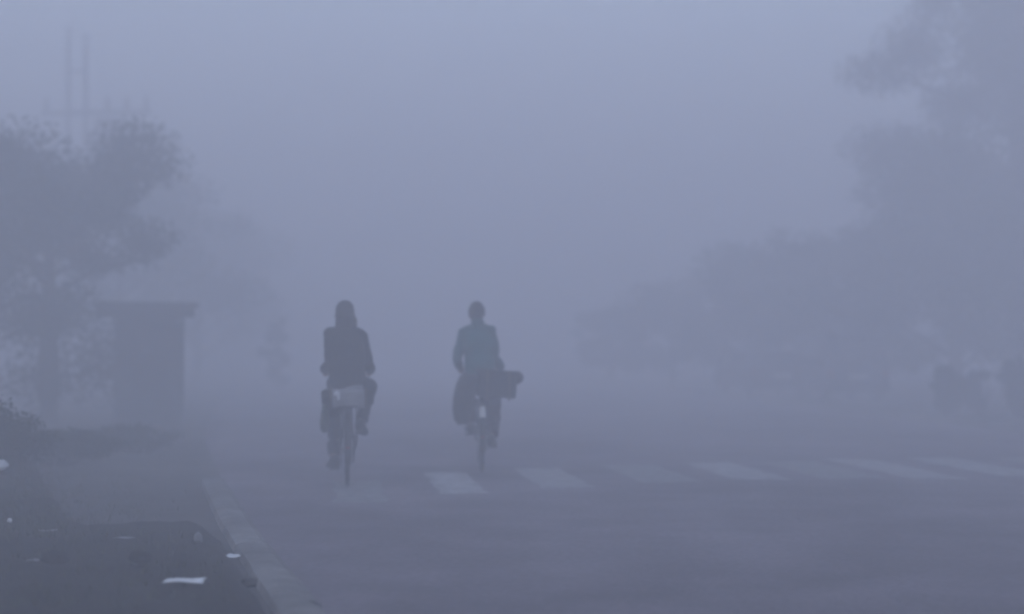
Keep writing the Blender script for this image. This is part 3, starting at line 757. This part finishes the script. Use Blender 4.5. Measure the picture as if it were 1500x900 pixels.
        loft(b, rings); build('shoe', b, M['shoe'], root)
    # headwear / hair / scarf
    if cfg['head'] == 'cap':
        b = bmesh.new(); rings = []
        for z, rr in [(-.035, .088), (-.02, .094), (.0, .095), (.03, .094), (.06, .086), (.09, .066), (.11, .035), (.118, .008)]:
            rings.append([head + hr @ Vector((rr * .93 * math.cos(t_), rr * 1.1 * math.sin(t_) - .006 - (0.012 if z < 0 else 0), z + .012 - .012 * math.sin(t_) * (z < .02) * -1)) for t_ in [2 * math.pi * k / 24 for k in range(24)]])
        loft(b, rings); wrinkle(b, .004, 30, 2); cp = build('cap', b, M['wool'], root)
        b = bmesh.new(); tube(b, [head + hr @ Vector((.088 * math.cos(t_), .103 * math.sin(t_) - .008, -.024)) for t_ in [2 * math.pi * k / 26 for k in range(26)]], .011, 8, closed=True); build('cap_brim', b, M['wool'], cp)
        b = bmesh.new()
        for lv, (rr, zz) in enumerate([(.078, -.005), (.08, .028), (.074, .056), (.067, .078), (.067, .098)]):
            tube(b, [neck + Vector((rr * math.cos(t_), rr * .95 * math.sin(t_) + .012 + .004 * lv, zz + .012 * math.sin(t_ * 2 + lv))) for t_ in [2 * math.pi * k / 26 for k in range(26)]], 0.027 - .002 * lv, 10, closed=True)
        fuse('scarf', b, .01, 2, M['scarf'], root, (.006, 14, 4))
    else:
        b = bmesh.new(); bmesh.ops.create_uvsphere(b, u_segments=40, v_segments=30, radius=1.0)
        for v in list(b.verts):
            q = v.co.copy(); v.co = Vector((q.x * .088, q.y * .106, q.z * .117)) + Vector((0, -.008, .004))
        kill = [v for v in b.verts if (v.co.y > .045 and v.co.z < .055) or (v.co.z < -.098) or (v.co.z < -.03 and v.co.y > -.035)]
        bmesh.ops.delete(b, geom=kill, context='VERTS')
        for v in b.verts:
            v.co *= 1 + .05 * noise.noise(v.co * 45) + .035 * noise.noise(v.co * 110)
            v.co = head + hr @ v.co
        hj = build('hair', b, M['hair'], root)
        sm = hj.modifiers.new('thick', 'SOLIDIFY'); sm.thickness = .014; sm.offset = -1
    return root

# left cyclist: left pedal down, right pedal up
LB = G(509, 712); LH = R(6.6)
lb, lp, lg = make_bike(LB, LH, 'black_metal', 'black roadster bicycle under the left cyclist, loaded at the back', 90, False)
JL = [(-.16, .15, .128), (-.08, .165, .138), (.1, .165, .136), (.4, .168, .134), (.7, .168, .13), (.9, .145, .112), (1.0, .11, .09), (1.07, .08, .07)]
make_person(LB, LH, lp, lg, dict(label='cyclist in knit cap, scarf and charcoal jacket, right knee raised', jacket='jacket_dark', trousers='trouser_dark', seed=1,
    jacket_rings=JL, knee_out={-1: .1, 1: .35}, elbow_out={-1: -.05, 1: .16}, foot_pitch={-1: -4, 1: -14}, toe_out=14, head='cap', bulk=1.04, head_yaw=4, sh_tilt=-.012, sway=-.015, dz=0.0, hx=-.012))
# right cyclist: cranks level
RB = G(706, 691); RH = R(2.5)
rb, rp, rg = make_bike(RB, RH, 'green_metal', 'dark bicycle under the right cyclist, white patch on its rear mudguard', 200, True)
JR = [(-.2, .145, .125), (-.08, .155, .13), (.1, .155, .125), (.4, .156, .122), (.7, .164, .12), (.9, .15, .108), (1.0, .11, .085), (1.07, .08, .066)]
make_person(RB, RH, rp, rg, dict(label='bareheaded dark-haired cyclist in a teal jacket', jacket='jacket_teal', trousers='trouser_brown', seed=3,
    jacket_rings=JR, leg_w=1.22, foot_x=.105, knee_out={-1: .12, 1: .12}, elbow_out={-1: .28, 1: -.05}, foot_pitch={-1: 6, 1: -8}, toe_out=8, head='hair', bulk=1.0, head_yaw=-8, sh_tilt=.008, sway=-.035, dz=.045, hx=-.01))

# ------------------------------------------------------------------ loads on the bicycles
def load_root(name, loc, rz, label, cat): return tag(empty(name, loc, rz), label, cat)
# left: dark cloth roll across the carrier wrapped in a pale plastic sheet
lr = load_root('bundle', LB, LH, 'dark cloth roll wrapped in a pale sheet, lying across the left carrier', 'bundle')
b = bmesh.new(); n = 22; rings = []
for k in range(n + 1):
    f = k / n; x = -.235 + .47 * f; e = min(f, 1 - f); rr = .078 * min(1, .72 + e * 6)
    rings.append([Vector((x, -.10 + rr * 1.25 * math.cos(t_), .815 + rr * .94 * math.sin(t_) - .022 * (1 - 4 * (f - .5) ** 2))) for t_ in [2 * math.pi * q / 20 for q in range(20)]])
loft(b, rings); wrinkle(b, .010, 12, 6); build('cloth_roll', b, M['cloth_dark'], lr)
b = bmesh.new(); rings = []
for k in range(17):
    x = -.14 + .29 * k / 16
    sg = lambda c_: math.copysign(abs(c_) ** .45, c_)
    rings.append([Vector((x, -.10 + .112 * sg(math.cos(t_)), .802 + .085 * sg(math.sin(t_)))) for t_ in [2 * math.pi * q / 32 for q in range(32)]])
loft(b, rings); wrinkle(b, .007, 15, 9); build('plastic_wrap', b, M['sheet'], lr)
b = bmesh.new(); ball(b, (-.10, -.205, .845), .026, (1.2, .8, .9)); ball(b, (-.085, -.212, .82), .02, (.7, .6, 1.6)); wrinkle(b, .006, 60, 1); build('knot', b, M['white_bag'], lr)
for x in (-.155, .165):
    b = bmesh.new(); tube(b, [(x, -.10 + .103 * math.cos(t_), .813 + .09 * math.sin(t_)) for t_ in [2 * math.pi * q / 24 for q in range(24)]], .006, 6, closed=True)
    build('rope', b, M['rope'], lr)
b = bmesh.new(); rings = []
for z, wx, wy in [(.872, .045, .03), (.882, .085, .06), (.897, .09, .062), (.91, .07, .05), (.918, .02, .02)]:
    rings.append([Vector((.055 + wx * math.cos(t_), -.10 + wy * math.sin(t_), z + .12 * (wx * math.cos(t_)))) for t_ in [2 * math.pi * q / 18 for q in range(18)]])
loft(b, rings); wrinkle(b, .007, 28, 3)
tag(build('plastic_bag', b, M['sheet'], loc=LB), 'small pale folded plastic bag on top of the dark cloth roll', 'bag').rotation_euler = (0, 0, LH)
b = bmesh.new(); rings = []
for z, wx, wy in [(.80, .012, .05), (.76, .022, .085), (.68, .034, .115), (.58, .042, .125), (.52, .036, .115), (.49, .015, .08)]:
    rings.append([Vector((-.205 + .02 * (z - .8) + wx * math.cos(t_), -.08 + wy * math.sin(t_), z)) for t_ in [2 * math.pi * q / 18 for q in range(18)]])
loft(b, rings); wrinkle(b, .010, 14, 5)
tube(b, [(-.20, -.12, .785), (-.215, -.11, .88), (-.17, -.09, .895), (-.205, -.06, .785)], .006, 6)
tag(build('cloth_bag', b, M['bag_green'], loc=LB), 'faded green cloth bag hanging from the left end of the roll', 'bag').rotation_euler = (0, 0, LH)
# right: sack hanging down on the left, dark box tied out to the right
b = bmesh.new(); rings = []
for z, cx, wx, wy in [(.99, -.10, .05, .06), (.975, -.12, .10, .13), (.90, -.155, .12, .17), (.78, -.185, .105, .185), (.64, -.205, .095, .18), (.53, -.20, .085, .16), (.48, -.19, .05, .10)]:
    rings.append([Vector((cx + wx * math.cos(t_), -.07 + wy * math.sin(t_), z)) for t_ in [2 * math.pi * q / 24 for q in range(24)]])
loft(b, rings); wrinkle(b, .014, 9, 8)
sk = tag(build('sack', b, M['cloth_dark'], loc=RB), 'big dark sack slung down the left side of the right bicycle', 'sack'); sk.rotation_euler = (0, 0, RH)
br = load_root('box', RB, RH, 'dark box tied across the carrier, sticking out to the right', 'box')
ro = Matrix.Rotation(R(4), 3, 'Y')
b = bmesh.new(); box(b, (.145, -.07, .885), (.40, .30, .25), ro, .022); wrinkle(b, .004, 10, 2); build('carton', b, M['box_dark'], br, smooth=False)
b = bmesh.new(); box(b, (.148, -.07, 1.018), (.43, .33, .035), ro, .012); build('lid', b, M['box_dark'], br, smooth=False)
for x in (.05, .27):
    b = bmesh.new(); tube(b, [(x, -.07 + .17 * sx_, .885 - .065 * x + .15 * sz_) for sx_, sz_ in [(-1, -.9), (-1, 1), (1, 1), (1, -.9)]], .006, 6, closed=True)
    build('rope', b, M['rope'], br)
b = bmesh.new(); rings = []
for f, rr in [(0, .03), (.12, .06), (.4, .066), (.75, .05), (1, .02)]:
    rings.append([Vector((.33 + .09 * f, -.04 + rr * math.cos(t_), .955 + rr * math.sin(t_))) for t_ in [2 * math.pi * q / 16 for q in range(16)]])
loft(b, rings); wrinkle(b, .012, 16, 4); tag(build('cloth_bag', b, M['cloth_dark'], loc=RB), 'soft dark cloth bag tied to the outer end of the box', 'bag').rotation_euler = (0, 0, RH)

# ------------------------------------------------------------------ litter, stones
def sheet_litter(px, py, wx, wy, label, name='paper_scrap', mt='paper', rz=0.0, lift=.02, seed=0, cat='litter'):
    p = on_ground(px, py); b = bmesh.new(); N = 10; g = {}
    for i in range(N + 1):
        for j in range(N + 1):
            u, v = i / N - .5, j / N - .5
            x, y = u * wx * (1 + .2 * noise.noise(Vector((v * 3, seed, 0)))), v * wy * (1 + .25 * noise.noise(Vector((u * 3, seed, 5))))
            g[i, j] = b.verts.new((x, y, lift + .35 * lift * noise.noise(Vector((x * 9, y * 9, seed))) + lift * .35 * (abs(u) * 2) ** 3 * (1 if seed % 2 else -.4)))
    for i in range(N):
        for j in range(N): b.faces.new((g[i, j], g[i + 1, j], g[i + 1, j + 1], g[i, j + 1]))
    r_ = bmesh.ops.extrude_face_region(b, geom=b.faces[:])
    for v in [e for e in r_['geom'] if isinstance(e, bmesh.types.BMVert)]: v.co.z -= .003
    o = build(name, b, M[mt], loc=p); o.rotation_euler = (0, 0, rz)
    return tag(o, label, cat)
def lump(px, py, s, label, name, mt, seed, cat, amp=.3):
    p = on_ground(px, py); b = bmesh.new(); bmesh.ops.create_icosphere(b, subdivisions=3, radius=1.0)
    for v in b.verts:
        q = v.co.copy(); k = 1 + amp * noise.noise(q * 1.6 + Vector((seed, 0, 0))) + amp * .5 * noise.noise(q * 4 + Vector((seed, 3, 0)))
        v.co = Vector((q.x * s[0], q.y * s[1], q.z * s[2])) * k
    zm = min(v.co.z for v in b.verts)
    for v in b.verts: v.co.z -= zm * .85
    return tag(build(name, b, M[mt], loc=p, smooth=(mt != 'stone')), label, cat)
sheet_litter(270, 856, .19, .13, 'largest bright white paper sheet lying flat on the dark soil', rz=R(3), lift=.022, seed=2)
sheet_litter(345, 819, .105, .10, 'narrow white paper scrap close to the kerb', rz=R(-8), lift=.02, seed=3)
sheet_litter(48, 824, .065, .06, 'small greyish paper scrap on the open soil far left', mt='sheet', rz=R(12), lift=.015, seed=4)
sheet_litter(70, 780, .11, .06, 'long grey paper strip above the small scrap', mt='sheet', rz=R(20), lift=.012, seed=5)
sheet_litter(182, 792, .10, .10, 'faint grey wrapper near the top edge of the soil bank', mt='sheet', name='wrapper', rz=R(-15), lift=.02, seed=6)
lump(290, 797, (.026, .024, .035), 'pale crumpled cup standing upright on the soil bank', 'crumpled_cup', 'sheet', 1, 'litter', .2)
lump(5, 678, (.05, .04, .045), 'white plastic bag caught in the twigs of the left-edge bush', 'plastic_bag', 'white_bag', 5, 'bag', .35).location = at(4, 13.1, 0.20)
lump(14, 766, (.016, .014, .016), 'tiny white crumpled scrap under the left bush', 'crumpled_paper', 'paper', 7, 'litter', .25)
lump(365, 860, (.05, .035, .026), 'dark flat clod beside the kerb, below the narrow scrap', 'clod', 'dark_stone', 3, 'stone')
lump(457, 899, (.04, .03, .03), 'dark clod on the kerb at the bottom of the photo', 'clod', 'dark_stone', 4, 'stone')
lump(80, 826, (.075, .05, .04), 'dark lump of earth right of the small greyish scrap', 'clod', 'dark_stone', 6, 'stone')
lump(205, 826, (.06, .05, .035), 'dark lump of earth in the middle of the soil bank', 'clod', 'dark_stone', 8, 'stone')
lump(462, 783, (.03, .022, .012), 'dark pebble lying alone on the road', 'pebble', 'dark_stone', 9, 'stone')
lump(366, 832, (.03, .022, .02), 'grey stone just in front of the narrow white scrap', 'pebble', 'stone', 11, 'stone')
